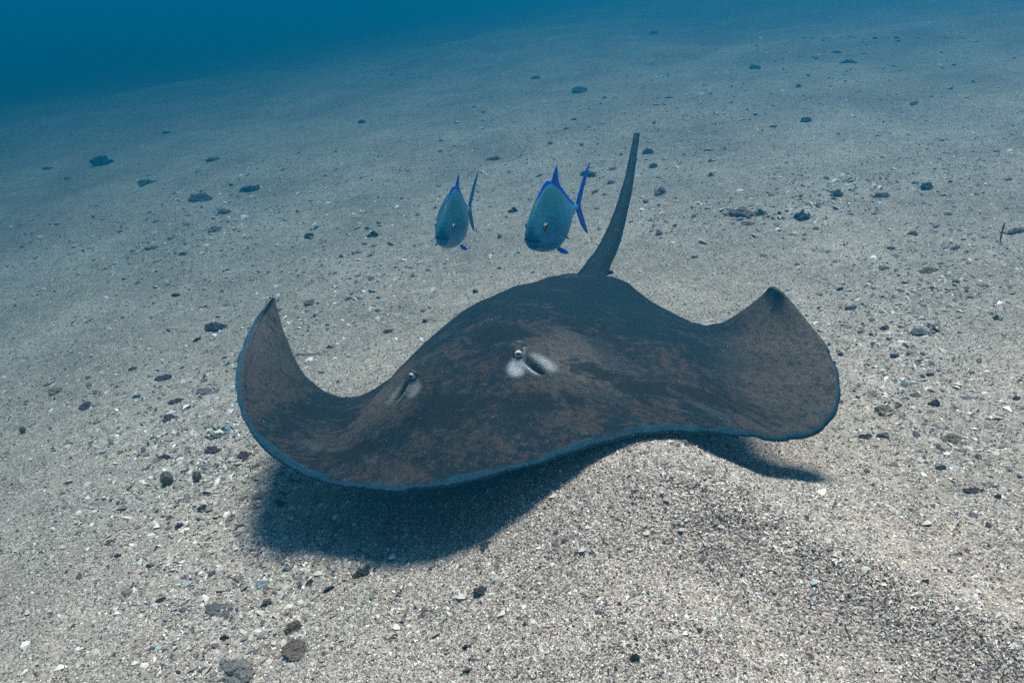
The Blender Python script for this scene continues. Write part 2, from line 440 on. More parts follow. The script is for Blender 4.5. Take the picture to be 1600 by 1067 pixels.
# tail, a tapered stump swept up behind
def tube(path, radii, seg=20, flat=1.0, upv=(0, 0, 1)):
    path = np.array(path, float); V = []
    tan = np.gradient(path, axis=0); tan /= np.linalg.norm(tan, axis=1, keepdims=True)
    u0 = np.array(upv, float)
    for p, tg, r in zip(path, tan, radii):
        sx = np.cross(tg, u0); sx /= np.linalg.norm(sx); uu = np.cross(sx, tg)
        for j in range(seg):
            a = 2 * math.pi * j / seg
            V.append(p + r * (math.cos(a) * sx + flat * math.sin(a) * uu))
    n = len(path); f = []
    for i in range(n - 1):
        for j in range(seg):
            f.append((i * seg + j, i * seg + (j + 1) % seg, (i + 1) * seg + (j + 1) % seg, (i + 1) * seg + j))
    V = np.array(V)
    c0, c1 = V[:seg].mean(0), V[-seg:].mean(0)
    V = np.vstack([V, c0[None], c1[None] + 0.3 * radii[-1] * tan[-1]])
    a, b = n * seg, n * seg + 1
    # quads only: caps from pairs of rim edges
    for j in range(0, seg, 2):
        f.append((a, (j + 2) % seg, j + 1, j))
        k = (n - 1) * seg
        f.append((b, k + j, k + j + 1, k + (j + 2) % seg))
    return V, np.array(f)

tpx = [(880, 520, 2.62, 0.070), (902, 478, 2.78, 0.078), (917, 448, 2.90, 0.064), (933, 418, 3.00, 0.048), (950, 388, 3.09, 0.039), (963, 355, 3.17, 0.0315), (974, 318, 3.24, 0.0255), (983, 280, 3.31, 0.0205), (989, 245, 3.37, 0.0165), (993, 222, 3.41, 0.0145), (995, 209, 3.43, 0.013)]
tp = np.array([np.r_[at_y(np.array(a), np.array(b), c), r] for a, b, c, r in tpx])
q = np.linspace(0, len(tp) - 1, 60)
tp = spline_matrix(len(tp), q) @ tp
tp[:, 3] *= 1 + 0.10 * vnoise(q * 1.0, q * 0, 2.3, 61) + 0.05 * vnoise(q, q * 0, 6.0, 62)
tv, tf = tube(tp[:, :3], tp[:, 3], 20, 0.9)
base_t = base_r + K
allv = np.vstack([TOP.reshape(-1, 3), BOT.reshape(-1, 3), v_rim, tv])
allf = np.vstack([ft, fb, fr1, fr2, tf + base_t])
ray_me = np_mesh('stingray_body', allv, allf)
def spread(a, rimv, tailv):
    return np.r_[a.ravel(), a.ravel(), np.broadcast_to(rimv, K) if np.ndim(rimv) == 0 else rimv, np.full(len(tv), tailv)]
attr(ray_me, 'flat', np.vstack([np.c_[fx.ravel(), fy.ravel(), 0 * fx.ravel()], np.c_[fx.ravel(), fy.ravel(), 0 * fx.ravel() + 1],
     np.c_[fx.ravel()[loop], fy.ravel()[loop], 0 * loop], tv - tp[0, :3] + np.array([0, 1.4, 0])]), 'FLOAT_VECTOR')
rim_lead = (d_lead.ravel()[loop] < 0.004).astype(float)
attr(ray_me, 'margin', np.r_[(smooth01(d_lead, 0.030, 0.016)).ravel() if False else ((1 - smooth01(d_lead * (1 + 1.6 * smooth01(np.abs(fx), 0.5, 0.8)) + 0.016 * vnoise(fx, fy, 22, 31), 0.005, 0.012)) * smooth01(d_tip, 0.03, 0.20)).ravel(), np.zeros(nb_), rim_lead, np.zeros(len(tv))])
tan_w = smooth01(np.abs(fx), 0.50, 0.85) * (1 - 0.8 * smooth01(fy - 0.55 * np.abs(fx), 0.25, 0.55))
eye_t = np.zeros_like(fx); white = np.zeros_like(fx); dark = np.zeros_like(fx)
for sx in (-1, 1):
    lx, ly = sx * (fx - sx * EYE_X), fy - EYE_Y
    eye_t0 = 0
    eye_t = np.maximum(eye_t, np.exp(-(((lx - 0.12) / 0.10) ** 2 + ((ly - 0.03) / 0.11) ** 2)))
    lx, ly = lx / 0.84, ly / 0.68
    def spot(cx, cy, rx, ry, rot=0.0, p=2.2):
        u_, v_ = lx - cx, ly - cy; c_, s_ = math.cos(rot), math.sin(rot)
        u2, v2 = u_ * c_ + v_ * s_, -u_ * s_ + v_ * c_
        return np.exp(-((u2 / rx) ** 2 + (v2 / ry) ** 2) ** p)
    white = np.maximum(white, 0.9 * spot(-0.004, -0.056, 0.024, 0.032, 0.0, 2.6))        # cheek patch in front of the eye
    l2, m2 = lx - 0.046, ly + 0.036
    a_ = R(-41); l3, m3 = l2 * math.cos(a_) + m2 * math.sin(a_), -l2 * math.sin(a_) + m2 * math.cos(a_)
    white = np.maximum(white, np.exp(-(((l3 - 0.004) / 0.028) ** 2 + ((m3 + 0.021) / 0.010) ** 2) ** 2.5))   # bright front lip
    white = np.maximum(white, 0.62 * np.exp(-(((l3 + 0.004) / 0.036) ** 2 + ((m3 - 0.034) / 0.026) ** 2) ** 2.0))  # pale outer wall
    white = np.maximum(white, 0.45 * spot(-0.010, 0.082, 0.009, 0.013))
    white = np.maximum(white, 0.40 * spot(0.014, 0.010, 0.003, 0.045))
    dark = np.maximum(dark, np.exp(-((l3 / 0.027) ** 2 + ((m3 - 0.003) / 0.0145) ** 2) ** 3))
    dark = np.maximum(dark, 0.75 * spot(0.010, 0.046, 0.008, 0.022, 0.0, 1.5))
white = white * np.where(fx < 0, 0.38, 1.0)
for nm, a in (('tan', np.maximum(tan_w, 0.9 * eye_t)), ('white', white * (1 - dark)), ('dark', dark)):
    attr(ray_me, nm, np.r_[a.ravel(), 0 * a.ravel(), np.zeros(K), np.zeros(len(tv))])
back_a = smooth01(fy + 0.15 * vnoise(fx, fy, 7, 71), 0.50, 0.85) * (1 - smooth01(np.abs(fx), 0.55, 0.75))  # bluer towards the back: own dark tone plus water haze painted into it
blot_a = np.zeros_like(fx)
for bx_, by_, rx_, ry_ in ((-0.06, 0.24, 0.12, 0.09), (0.20, 0.26, 0.13, 0.06), (-0.22, 0.22, 0.10, 0.05), (0.05, 0.52, 0.10, 0.10), (-0.42, 0.45, 0.14, 0.08), (0.42, 0.40, 0.16, 0.06)):
    blot_a = np.maximum(blot_a, np.exp(-((fx - bx_) / rx_) ** 2 - ((fy - by_) / ry_) ** 2))
for nm, a in (('back', back_a), ('blot', blot_a)):
    attr(ray_me, nm, np.r_[a.ravel(), 0 * a.ravel(), np.zeros(K), np.full(len(tv), 0.8 if nm == 'back' else 0.0)])
attr(ray_me, 'belly', np.r_[np.zeros(nt_), np.ones(nb_), np.zeros(K), np.zeros(len(tv))])

def skin_material():
    k = Nodes('stingray_skin')
    def at(n, o='Fac'):
        nd = k.n('Attribute', attribute_name=n); return nd.outputs[o]
    P = at('flat', 'Vector')
    big = k.noise(P, 7.5, 8, 0.72)
    mid = k.noise(P, 26, 8, 0.75)
    fine = k.noise(P, 170, 4, 0.75)
    m2 = k.noise(P, 62, 9, 0.8)
    m3 = k.noise(P, 44, 9, 0.8)
    blue, brown = (0.0025, 0.0165, 0.0270), (0.094, 0.064, 0.055)
    sel = k.math('ADD', k.math('MULTIPLY', m3, 0.62), k.math('MULTIPLY', big, 0.55))
    sel = k.math('SUBTRACT', sel, k.math('MULTIPLY', at('back'), 0.11))
    c = k.mix(k.ramp(sel, [(0.555, 0.0), (0.61, 0.75), (0.70, 1.0)]), blue, brown)
    c = k.mix(k.math('MULTIPLY', at('tan'), k.ramp(m3, [(0.36, 0.95), (0.62, 0.50)])), c, (0.235, 0.190, 0.160))
    c = k.mix(k.ramp(m2, [(0.50, 0.0), (0.56, 0.6)]), c, (0.004, 0.010, 0.017))
    blot = k.n('TexNoise', Scale=5.2, Detail=9, Roughness=0.72, Distortion=0.8); k.l(P, blot.inputs['Vector'])
    c = k.mix(k.ramp(k.math('ADD', blot.outputs[0], k.math('MULTIPLY', at('blot'), 0.20)), [(0.58, 0.0), (0.63, 0.9)]), c, (0.005, 0.008, 0.012))
    grey = k.n('TexNoise', Scale=6.1, Detail=9, Roughness=0.75, Distortion=0.5); k.l(P, grey.inputs['Vector'])
    c = k.mix(k.math('MULTIPLY', k.ramp(grey.outputs[0], [(0.56, 0.0), (0.62, 0.8)]), k.ramp(m2, [(0.42, 0.0), (0.55, 1.0)])), c, (0.085, 0.100, 0.105))
    # fine pale scratches
    mp = k.n('Mapping'); k.l(P, mp.inputs[0]); mp.inputs['Scale'].default_value = (3.5, 34, 1); mp.inputs['Rotation'].default_value = (0, 0, R(14))
    scr = k.noise(mp.outputs[0], 2.2, 3, 0.5)
    c = k.mix(k.ramp(scr, [(0.66, 0.0), (0.70, 0.45)]), c, (0.15, 0.15, 0.155))
    sp = k.n('TexVoronoi', Scale=85.0); k.l(P, sp.inputs['Vector'])
    spk = k.math('LESS_THAN', sp.outputs['Distance'], 0.10)
    sc_ = k.n('SeparateColor'); k.l(sp.outputs['Color'], sc_.inputs[0])
    spk = k.math('MULTIPLY', spk, k.math('GREATER_THAN', sc_.outputs[0], 0.93))
    c = k.mix(spk, c, (0.6, 0.58, 0.54))
    c = k.mix(1.0, c, k.ramp(fine, [(0.3, 0.7), (0.7, 1.3)]), 'MULTIPLY')
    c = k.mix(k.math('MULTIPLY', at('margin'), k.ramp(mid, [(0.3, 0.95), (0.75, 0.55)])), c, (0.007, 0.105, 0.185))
    c = k.mix(at('white'), c, (0.82, 0.85, 0.86))
    c = k.mix(at('dark'), c, (0.004, 0.004, 0.005))
    c = k.mix(at('belly'), c, (0.35, 0.33, 0.31))
    k.l(c, k.b.inputs['Base Color'])
    k.b.inputs['Roughness'].default_value = 0.48
    k.b.inputs['Specular IOR Level'].default_value = 0.32
    k.l(k.bump(fine, 0.005, 0.8, k.bump(m2, 0.016, 0.9, k.bump(mid, 0.035, 0.9))), k.b.inputs['Normal'])
    return k.m

ray = bpy.data.objects.new('stingray', None)
ray.location = tuple(MID[NSD // 2, NTD // 2])
col.objects.link(ray)
tag(ray, 'large dark stingray gliding over the sand with both wingtips curled up', 'stingray')
def under(o, parent):
    o.parent = parent
    o.matrix_parent_inverse = Matrix.Translation(-Vector(parent.location))
    return o
body = under(obj('body', ray_me, skin_material()), ray)
print('eye px', [tuple(np.round(v, 0)) for v in ()])

M_EYEW = plain('ray_eyeball', (0.66, 0.64, 0.58), 0.55, 0.1, 60, 0.15)
M_BLACK = plain('pupil_black', (0.006, 0.006, 0.007), 0.4, 0.1, 60, 0.2)
M_LID = plain('ray_eyelid', (0.05, 0.048, 0.05), 0.6, 0.4, 120)

def project(p):
    dd = np.asarray(p, float) - CAM; z = dd @ FW
    return CX + F_PX * (dd @ RT) / z, CY - F_PX * (dd @ UP) / z

def ball_mesh(name, r, sub=3, scale=(1, 1, 1)):
    bm = bmesh.new(); bmesh.ops.create_icosphere(bm, subdivisions=sub, radius=r)
    for v in bm.verts: v.co = Vector((v.co.x * scale[0], v.co.y * scale[1], v.co.z * scale[2]))
    me = bpy.data.meshes.new(name); bm.to_mesh(me); bm.free()
    me.polygons.foreach_set('use_smooth', [True] * len(me.polygons))
    return me

def ray_eye(sx):
    # on the brow, looking out sideways and forwards
    ex, ey = sx * EYE_X, EYE_Y - 0.004
    k = np.argmin((fx - ex) ** 2 + (fy - ey) ** 2); a, b = np.unravel_index(k, fx.shape)
    p = TOP[a, b]; n = normals(TOP)[a, b]
    side = (MID[a + 4, b] - MID[a - 4, b]) * sx; side /= np.linalg.norm(side)
    fwd = MID[a, b - 4] - MID[a, b + 4]; fwd /= np.linalg.norm(fwd)
    look = Vector(0.35 * side + 0.95 * fwd + 0.60 * n).normalized()
    e = obj('eye', ball_mesh('eye', 0.0125, 3), M_EYEW)
    q = look.to_track_quat('Z', 'Y')
    e.matrix_world = Matrix.Translation(Vector(p - n * 0.0035 + fwd * 0.001)) @ q.to_matrix().to_4x4()
    under(e, ray)
    pu = obj('pupil', ball_mesh('pupil', 0.0054, 2, (1.35, 0.75, 0.5)), M_BLACK, e); pu.location = (0, 0, 0.0113)
    # upper lid: a thick arc that hoods the ball
    bm = bmesh.new(); bmesh.ops.create_uvsphere(bm, u_segments=20, v_segments=12, radius=0.0155)
    upd = Vector(n)
    loc_up = q.inverted() @ upd
    loc_up.z = 0; loc_up.normalize()
    bmesh.ops.delete(bm, geom=[v for v in bm.verts if v.co.z > 0.0100 or (v.co.dot(loc_up) < 0.0040 and v.co.z > 0.003)], context='VERTS')
    me = bpy.data.meshes.new('eyelid'); bm.to_mesh(me); bm.free()
    me.polygons.foreach_set('use_smooth', [True] * len(me.polygons))
    lid = obj('eyelid', me, M_LID, e)
    so = lid.modifiers.new('thick', 'SOLIDIFY'); so.thickness = 0.002
    print('ray eye', sx, [round(float(v)) for v in project(p)])
for sx in (-1, 1): ray_eye(sx)
for nm, (a, b) in {'snout': (NSD // 2, 0), 'tailbase': (NSD // 2, NTD - 1), 'tipL': (0, 0), 'tipR': (NSD - 1, 0)}.items():
    print(nm, [round(float(v)) for v in project(TOP[a, b])], np.round(TOP[a, b], 2), 'ground', np.round(ground(TOP[a, b][0], TOP[a, b][1]), 2))

# ------------------------------------------------------------------ the two trevallies
U = np.array([0, .012, .04, .08, .14, .22, .32, .42, .54, .66, .78, .88, .95, 1.0])
ZT = np.array([.014, .036, .064, .090, .117, .141, .154, .148, .122, .086, .048, .022, .012, .012])
ZB = np.array([-.032, -.048, -.060, -.066, -.078, -.092, -.103, -.104, -.088, -.060, -.030, -.016, -.011, -.011])
WD = np.array([.016, .026, .032, .037, .044, .056, .067, .067, .057, .042, .026, .014, .009, .008])
FL_LEN = 0.47

def fish_material():
    k = Nodes('trevally_skin')
    pos = k.n('TexCoord').outputs['Object']
    sp = k.n('SeparateXYZ'); k.l(pos, sp.inputs[0])
    z = k.math('ADD', k.math('MULTIPLY', sp.outputs[2], 5.0), 0.42)
    c = k.ramp(z, [(0.0, (0.03, 0.30, 0.44)), (0.28, (0.02, 0.33, 0.56)), (0.55, (0.014, 0.16, 0.27)), (0.95, (0.022, 0.105, 0.14))])
    head = k.ramp(k.math('MULTIPLY', sp.outputs[0], -9.0), [(0.0, 1.0), (1.0, 0.0)])
    c = k.mix(k.math('MULTIPLY', head, 0.28), c, (0.12, 0.24, 0.27))
    # gill cover: shade of the crease behind the cheek, painted as a dark arc
    gr = k.math('SQRT', k.math('ADD', k.math('POWER', k.math('ADD', sp.outputs[0], 0.050), 2.0), k.math('POWER', k.math('ADD', sp.outputs[2], 0.006), 2.0)))
    gd = k.math('ABSOLUTE', k.math('SUBTRACT', gr, 0.070))
    gm = k.math('MULTIPLY', k.ramp(k.math('MULTIPLY', gd, 100.0), [(0.10, 1.0), (0.55, 0.0)]), k.math('LESS_THAN', sp.outputs[0], -0.075))
    c = k.mix(k.math('MULTIPLY', gm, 0.55), c, (0.01, 0.06, 0.10))
    n1 = k.noise(pos, 60, 5, 0.65)
    c = k.mix(1.0, c, k.ramp(n1, [(0.3, 0.72), (0.7, 1.25)]), 'MULTIPLY')
    v = k.n('TexVoronoi', Scale=130.0); k.l(pos, v.inputs['Vector'])
    dots = k.math('MULTIPLY', k.math('LESS_THAN', v.outputs['Distance'], 0.22), 0.35)
    c = k.mix(dots, c, (0.02, 0.05, 0.09))
    k.l(c, k.b.inputs['Base Color'])
    k.b.inputs['Roughness'].default_value = 0.45
    k.b.inputs['Specular IOR Level'].default_value = 0.3
    k.l(k.bump(v.outputs['Distance'], 0.0015, 0.5), k.b.inputs['Normal'])
    return k.m

M_FISH = fish_material()
M_FIN = plain('fin_electric_blue', (0.004, 0.055, 0.62), 0.5, 0.35, 50)
M_FIN2 = plain('fin_dull_blue', (0.01, 0.10, 0.28), 0.55, 0.4, 50)
M_IRIS = plain('iris_gold', (0.50, 0.30, 0.06), 0.3, 0.2, 90, 0.4)
M_WHITE_EYE = plain('eye_ring_pale', (0.55, 0.55, 0.5), 0.3, 0.1, 90, 0.4)
M_EYE_RIM = plain('eye_surround', (0.10, 0.14, 0.09), 0.35, 0.2, 90, 0.4)
M_MOUTH = plain('mouth_dark', (0.010, 0.014, 0.018), 0.6, 0.3, 90)

def fish_body_mesh(bend):
    n, seg = 70, 40
    uu = np.linspace(0, 1, n) ** 1.5
    V = []
    zt, zb, wd = np.interp(uu, U, ZT), np.interp(uu, U, ZB), np.interp(uu, U, WD)
    for arr in (zt, zb, wd):
        for _ in range(2): arr[1:-1] = 0.25 * arr[:-2] + 0.5 * arr[1:-1] + 0.25 * arr[2:]
    for i in range(n):
        zc = zb[i] + (zt[i] - zb[i]) * 0.40
        for j in range(seg):
            a = 2 * math.pi * j / seg
            ca, sa = math.cos(a), math.sin(a)
            e = 1.35 if sa > 0 else 0.85
            y = wd[i] * math.copysign(abs(ca) ** (1.0 if sa < 0 else 0.95), ca) * (1 - 0.16 * max(sa, 0))
            z = zc + (zt[i] - zc) * math.copysign(abs(sa) ** (1.0), sa) if sa > 0 else zc + (zc - zb[i]) * math.copysign(abs(sa) ** e, sa)
            if sa > 0: y *= (1 - 0.45 * sa ** 2)
            V.append((-uu[i] * FL_LEN, y + bend * uu[i] ** 2.2, z))
    f = []
    for i in range(n - 1):
        for j in range(seg):
            f.append((i * seg + j, (i + 1) * seg + j, (i + 1) * seg + (j + 1) % seg, i * seg + (j + 1) % seg))
    f.append(tuple(range(seg))); f.append(tuple(reversed(range((n - 1) * seg, n * seg))))
    return py_mesh('trevally_body', V, f), wd, uu

def fin_mesh(name, pts, th, bend, yoff=0.0):
    """thin lens-section fin from an outline in the fish's x, z plane"""
    n = len(pts); c = np.mean(pts, axis=0)
    def by(x): return bend * max(0.0, -x / FL_LEN) ** 2.2 + yoff
    V = [(p[0], by(p[0]), p[1]) for p in pts]
    for s in (1, -1):
        for p in pts:
            q = c + (np.array(p) - c) * 0.72
            V.append((q[0], by(q[0]) + s * th, q[1]))
    f = []
    for j in range(n):
        k = (j + 1) % n
        f.append((j, k, n + k, n + j)); f.append((k, j, 2 * n + j, 2 * n + k))
    f.append(tuple(n + j for j in range(n))); f.append(tuple(2 * n + j for j in reversed(range(n))))
    return py_mesh(name, V, f, False)

def strip(curve_lo, curve_hi, th, bend, name):
    """fin as a strip between a root line and a free edge: thick root, thin edge"""
    V, f = [], []
    def by(x): return bend * max(0.0, -x / FL_LEN) ** 2.2
    for (x0, z0), (x1, z1) in zip(curve_lo, curve_hi):
        V += [(x0, by(x0) + th, z0), (x0, by(x0) - th, z0), (x1, by(x1) - 0.0006, z1), (x1, by(x1) + 0.0006, z1)]
    for i in range(len(curve_lo) - 1):
        for j in range(4):
            k = (j + 1) % 4
            f.append((4 * i + j, 4 * i + k, 4 * i + 4 + k, 4 * i + 4 + j))
    f.append((3, 2, 1, 0)); e = 4 * (len(curve_lo) - 1); f.append((e, e + 1, e + 2, e + 3))
    return py_mesh(name, V, f, False)

def trevally(label, loc, yaw, pitch, roll, scale, bend, gold, fin_mat):
    root = bpy.data.objects.new('trevally', None); col.objects.link(root)
    tag(root, label, 'fish', 'trevallies swimming behind the stingray')
    me, wd, uu = fish_body_mesh(bend)
    obj('body', me, M_FISH, root)
    top = lambda x: float(np.interp(-x / FL_LEN, U, ZT)); bot = lambda x: float(np.interp(-x / FL_LEN, U, ZB))
    hw = lambda x: float(np.interp(-x / FL_LEN, U, WD))
    # low ridge of blue along the nape, then the tall hooked second dorsal
    xs = np.linspace(-0.045, -0.20, 14)
    obj('dorsal_ridge', strip([(x, top(x) - 0.008) for x in xs], [(x - 0.006, top(x) + 0.004 + 0.012 * math.sin(math.pi * i / 13)) for i, x in enumerate(xs)], 0.005, bend, 'dorsal_ridge'), M_FIN, root)
    xs = np.linspace(-0.195, -0.43, 18)
    hh = np.interp(np.linspace(0, 1, 18), [0, .06, .13, .19, .30, .6, 1], [0.012, 0.052, 0.076, 0.020, 0.010, 0.007, 0.005])
    bk = np.interp(np.linspace(0, 1, 18), [0, .06, .14, .22, 1], [0.004, 0.020, 0.034, 0.022, 0.012])
    obj('dorsal_fin', strip([(x, top(x) - 0.006) for x in xs], [(x - b_, top(x) + h_) for x, h_, b_ in zip(xs, hh, bk)], 0.005, bend, 'dorsal_fin'), M_FIN, root)
    xs = np.linspace(-0.225, -0.43, 16)
    hh = np.interp(np.linspace(0, 1, 16), [0, .08, .16, .26, .5, 1], [0.01, 0.040, 0.046, 0.024, 0.014, 0.007])
    obj('anal_fin', strip([(x, bot(x) + 0.006) for x in xs], [(x - 0.022, bot(x) - h_) for x, h_ in zip(xs, hh)], 0.004, bend, 'anal_fin'), M_FIN, root)
    # deeply forked tail of two sickle lobes
    xp = -FL_LEN + 0.012
    up = [(xp + (x_ - xp) * 1.25, z_ * 1.12) for x_, z_ in [(xp, -0.002), (xp - 0.000, 0.012), (xp - 0.022, 0.040), (xp - 0.050, 0.078), (xp - 0.085, 0.112), (xp - 0.120, 0.135), (xp - 0.128, 0.136), (xp - 0.108, 0.104), (xp - 0.082, 0.066), (xp - 0.060, 0.032), (xp - 0.046, 0.008), (xp - 0.042, -0.002)]]
    dn = [(x, -z) for x, z in reversed(up)]
    t_ = obj('tail_fin', fin_mesh('tail_lobe', up, 0.0035, bend), fin_mat, root)
    obj('tail_fin', fin_mesh('tail_lobe', dn, 0.0035, bend), fin_mat, root)
    # pelvic fins under the throat, pectoral sickles along the flanks
    for s in (-1, 1):
        pv = obj('pelvic_fin', fin_mesh('pelvic_fin', [(-0.135, 0.0), (-0.160, 0.004), (-0.196, -0.020), (-0.204, -0.034), (-0.176, -0.030), (-0.150, -0.018)], 0.003, 0), M_FIN, root)
        pv.location = (0.0, s * 0.030, bot(-0.15) + 0.018); pv.rotation_euler = (s * R(28), 0, -s * R(8))
        pc = obj('pectoral_fin', fin_mesh('pectoral_fin', [(0.0, 0.010), (-0.03, 0.016), (-0.075, 0.006), (-0.125, -0.024), (-0.105, -0.022), (-0.055, -0.012), (-0.015, -0.010)], 0.0025, 0), M_FIN2, root)
        pc.location = (-0.125, s * (hw(-0.125) * 0.99), -0.022); pc.rotation_euler = (s * R(8), R(-12), s * R(4))
        # gill cover edge
        cur = [(-0.118 + 0.018 * math.cos(a) , s * 1.0, 0.050 * math.sin(a)) for a in np.linspace(-1.35, 1.2, 12)]
        # eye: pale ring, gold iris, black pupil
        exx, ez = -0.052, 0.022
        ey = s * hw(exx) * 0.93
        nrm = Vector((0.42, s * 0.9, 0.12)).normalized(); q = nrm.to_track_quat('Z', 'Y')
        e = obj('eye', ball_mesh('eye', 0.0150, 3, (1, 1, 0.36)), M_EYE_RIM, root)
        e.rotation_mode = 'QUATERNION'; e.rotation_quaternion = q; e.location = (exx, ey, ez)
        rg = bpy.data.meshes.new('eye_ring'); bm = bmesh.new()
        mj, mn, sg = 0.0092, 0.0017, 24
        ring = [[bm.verts.new(((mj + mn * math.cos(b)) * math.cos(a), (mj + mn * math.cos(b)) * math.sin(a), 0.0040 + mn * math.sin(b))) for b in np.linspace(0, 2 * math.pi, 7)[:-1]] for a in np.linspace(0, 2 * math.pi, sg + 1)[:-1]]
        for i in range(sg):
            for j in range(6): bm.faces.new((ring[i][j], ring[(i + 1) % sg][j], ring[(i + 1) % sg][(j + 1) % 6], ring[i][(j + 1) % 6]))
        bm.to_mesh(rg); bm.free(); obj('eye_ring', rg, M_IRIS if gold else M_WHITE_EYE, e)
        obj('pupil', ball_mesh('pupil', 0.0084, 2, (1, 1, 0.36)), M_BLACK, e).location = (0, 0, 0.0040)
    # mouth: a dark slit that follows the blunt snout
    V, n = [], 15
    for i in range(n):
        a = -1.15 + 2.3 * i / (n - 1)
        xx = -0.028 + 0.0325 * math.cos(a * 1.05); yy = 0.036 * math.sin(a)
        zz = -0.016 - 0.008 * abs(math.sin(a)) ** 2; hh_ = 0.0042 * (1 - 0.75 * abs(a / 1.15) ** 2)
        V += [(xx + 0.0005, yy, zz + hh_), (xx + 0.0005, yy, zz - hh_), (xx - 0.012, yy * 0.85, zz - hh_), (xx - 0.012, yy * 0.85, zz + hh_)]
    f = [(4 * i + j, 4 * i + (j + 1) % 4, 4 * i + 4 + (j + 1) % 4, 4 * i + 4 + j) for i in range(n - 1) for j in range(4)] + [(3, 2, 1, 0), tuple(4 * (n - 1) + j for j in range(4))]
    obj('mouth', py_mesh('mouth', V, f), M_MOUTH, root)
    root.location = loc
    root.scale = (scale,) * 3
    # local +x is the snout; yaw 0 faces the camera (-y)
    root.rotation_euler = (Matrix.Rotation(R(-90) - yaw, 3, 'Z') @ Matrix.Rotation(-pitch, 3, 'Y') @ Matrix.Rotation(roll, 3, 'X')).to_euler()
    return root
def P3(px, py, Y): return tuple(at_y(np.array(float(px)), np.array(float(py)), Y))
trevally('larger blue trevally with gold-ringed eye swimming behind the stingray near its tail', P3(829, 368, 2.75), R(25), R(4), R(3), 1.0, 0.0, True, M_FIN)
trevally('smaller blue trevally facing the camera, farther from the stingray tail', P3(690, 366, 3.0), R(10), R(5), R(-4), 0.95, 0.008, False, M_FIN2)


# ------------------------------------------------------------------ loose sand grains and shell hash (uncountable)
rng = np.random.default_rng(7)
def vertex_colour_material(name, rough, spec=0.15, bump=0.0):
    k = Nodes(name)
    a = k.n('Attribute', attribute_name='tint')
    pos = k.n('NewGeometry').outputs['Position']
    f = k.noise(pos, 220, 4, 0.7)
    c = k.mix(1.0, a.outputs['Color'], k.ramp(f, [(0.3, 0.72), (0.7, 1.25)]), 'MULTIPLY')
    k.l(c, k.b.inputs['Base Color'])
    k.b.inputs['Roughness'].default_value = rough
    k.b.inputs['Specular IOR Level'].default_value = spec
    return k.m

PALETTE = np.array([(0.79, 0.73, 0.66), (0.61, 0.535, 0.47), (0.465, 0.39, 0.335), (0.375, 0.315, 0.27), (0.285, 0.245, 0.22), (0.16, 0.13, 0.12), (0.085, 0.060, 0.068), (0.36, 0.37, 0.38)])
def tints(n, p):
    i = rng.choice(len(PALETTE), n, p=np.array(p) / np.sum(p))
    return np.clip(PALETTE[i] * rng.uniform(0.8, 1.2, (n, 1)) * (1 + rng.normal(0, 0.03, (n, 3))), 0, 1)

def frames(n, tilt):
    """random orientations, mostly lying flat"""
    nz = np.c_[rng.normal(0, tilt, (n, 2)), np.ones(n)]; nz /= np.linalg.norm(nz, axis=1, keepdims=True)
    a = rng.uniform(0, 2 * np.pi, n); t = np.c_[np.cos(a), np.sin(a), np.zeros(n)]
    t -= nz * (t * nz).sum(1, keepdims=True); t /= np.linalg.norm(t, axis=1, keepdims=True)
    return t, np.cross(nz, t), nz

def flakes(name, x, y, size, tint, template_v, template_f, tilt, thick, sink, mat, smooth=False, aspect=(0.45, 1.0)):
    n, k = len(x), len(template_v)
    t, b, nz = frames(n, tilt)
    asp = rng.uniform(*aspect, n)
    jit = 1 + rng.normal(0, 0.16, (n, k, 3))
    tv_ = template_v[None] * jit
    P = (t[:, None] * tv_[..., 0:1] * size[:, None, None] + b[:, None] * tv_[..., 1:2] * (size * asp)[:, None, None] + nz[:, None] * tv_[..., 2:3] * (size * thick)[:, None, None])
    P = P + np.stack([x, y, ground(x, y) + size * sink], -1)[:, None]
    Fc = (template_f[None] + (np.arange(n) * k)[:, None, None]).reshape(-1, template_f.shape[1])
    me = np_mesh(name, P.reshape(-1, 3), Fc, smooth)
    attr(me, 'tint', np.repeat(np.c_[tint, np.ones(n)], k, 0), 'FLOAT_COLOR')
    return obj(name, me, mat)

M_GRAIN = vertex_colour_material('grain_mix', 0.85)
M_FRAG = vertex_colour_material('shell_mix', 0.6, 0.25)
TET_V = np.array([(0.5, 0, 0), (-0.28, 0.45, 0.05), (-0.28, -0.45, -0.05), (0.0, 0.0, 0.55)])
TET_F = np.array([(0, 1, 3), (1, 2, 3), (2, 0, 3)])
NG = 360000
u_ = rng.uniform(0, 1, NG); pw = -0.75
r0, r1 = 0.9, 7.5
rr = (r0 ** pw + u_ * (r1 ** pw - r0 ** pw)) ** (1 / pw)
aa = rng.uniform(R(-46), R(46), NG)
gx, gy = rr * np.sin(aa), rr * np.cos(aa)
gs = rng.lognormal(math.log(0.0060), 0.35, NG) * (0.85 + 0.10 * rr)
sg = flakes('sand_grains', gx, gy, gs, tints(NG, [22, 18, 16, 12, 12, 11, 8, 1]), TET_V, TET_F, 0.45, 0.8, -0.05, M_GRAIN)
tag(sg, 'loose coarse grains lying over the pale sandy seabed', 'sand', kind='stuff')

HEX_V = np.array([(0, 0, 0.16)] + [(0.5 * math.cos(a), 0.5 * math.sin(a), -0.05) for a in np.linspace(0, 2 * math.pi, 7)[:-1]] + [(0, 0, -0.10)])
HEX_F = np.array([(0, 1 + j, 1 + (j + 1) % 6) for j in range(6)] + [(7, 1 + (j + 1) % 6, 1 + j) for j in range(6)])
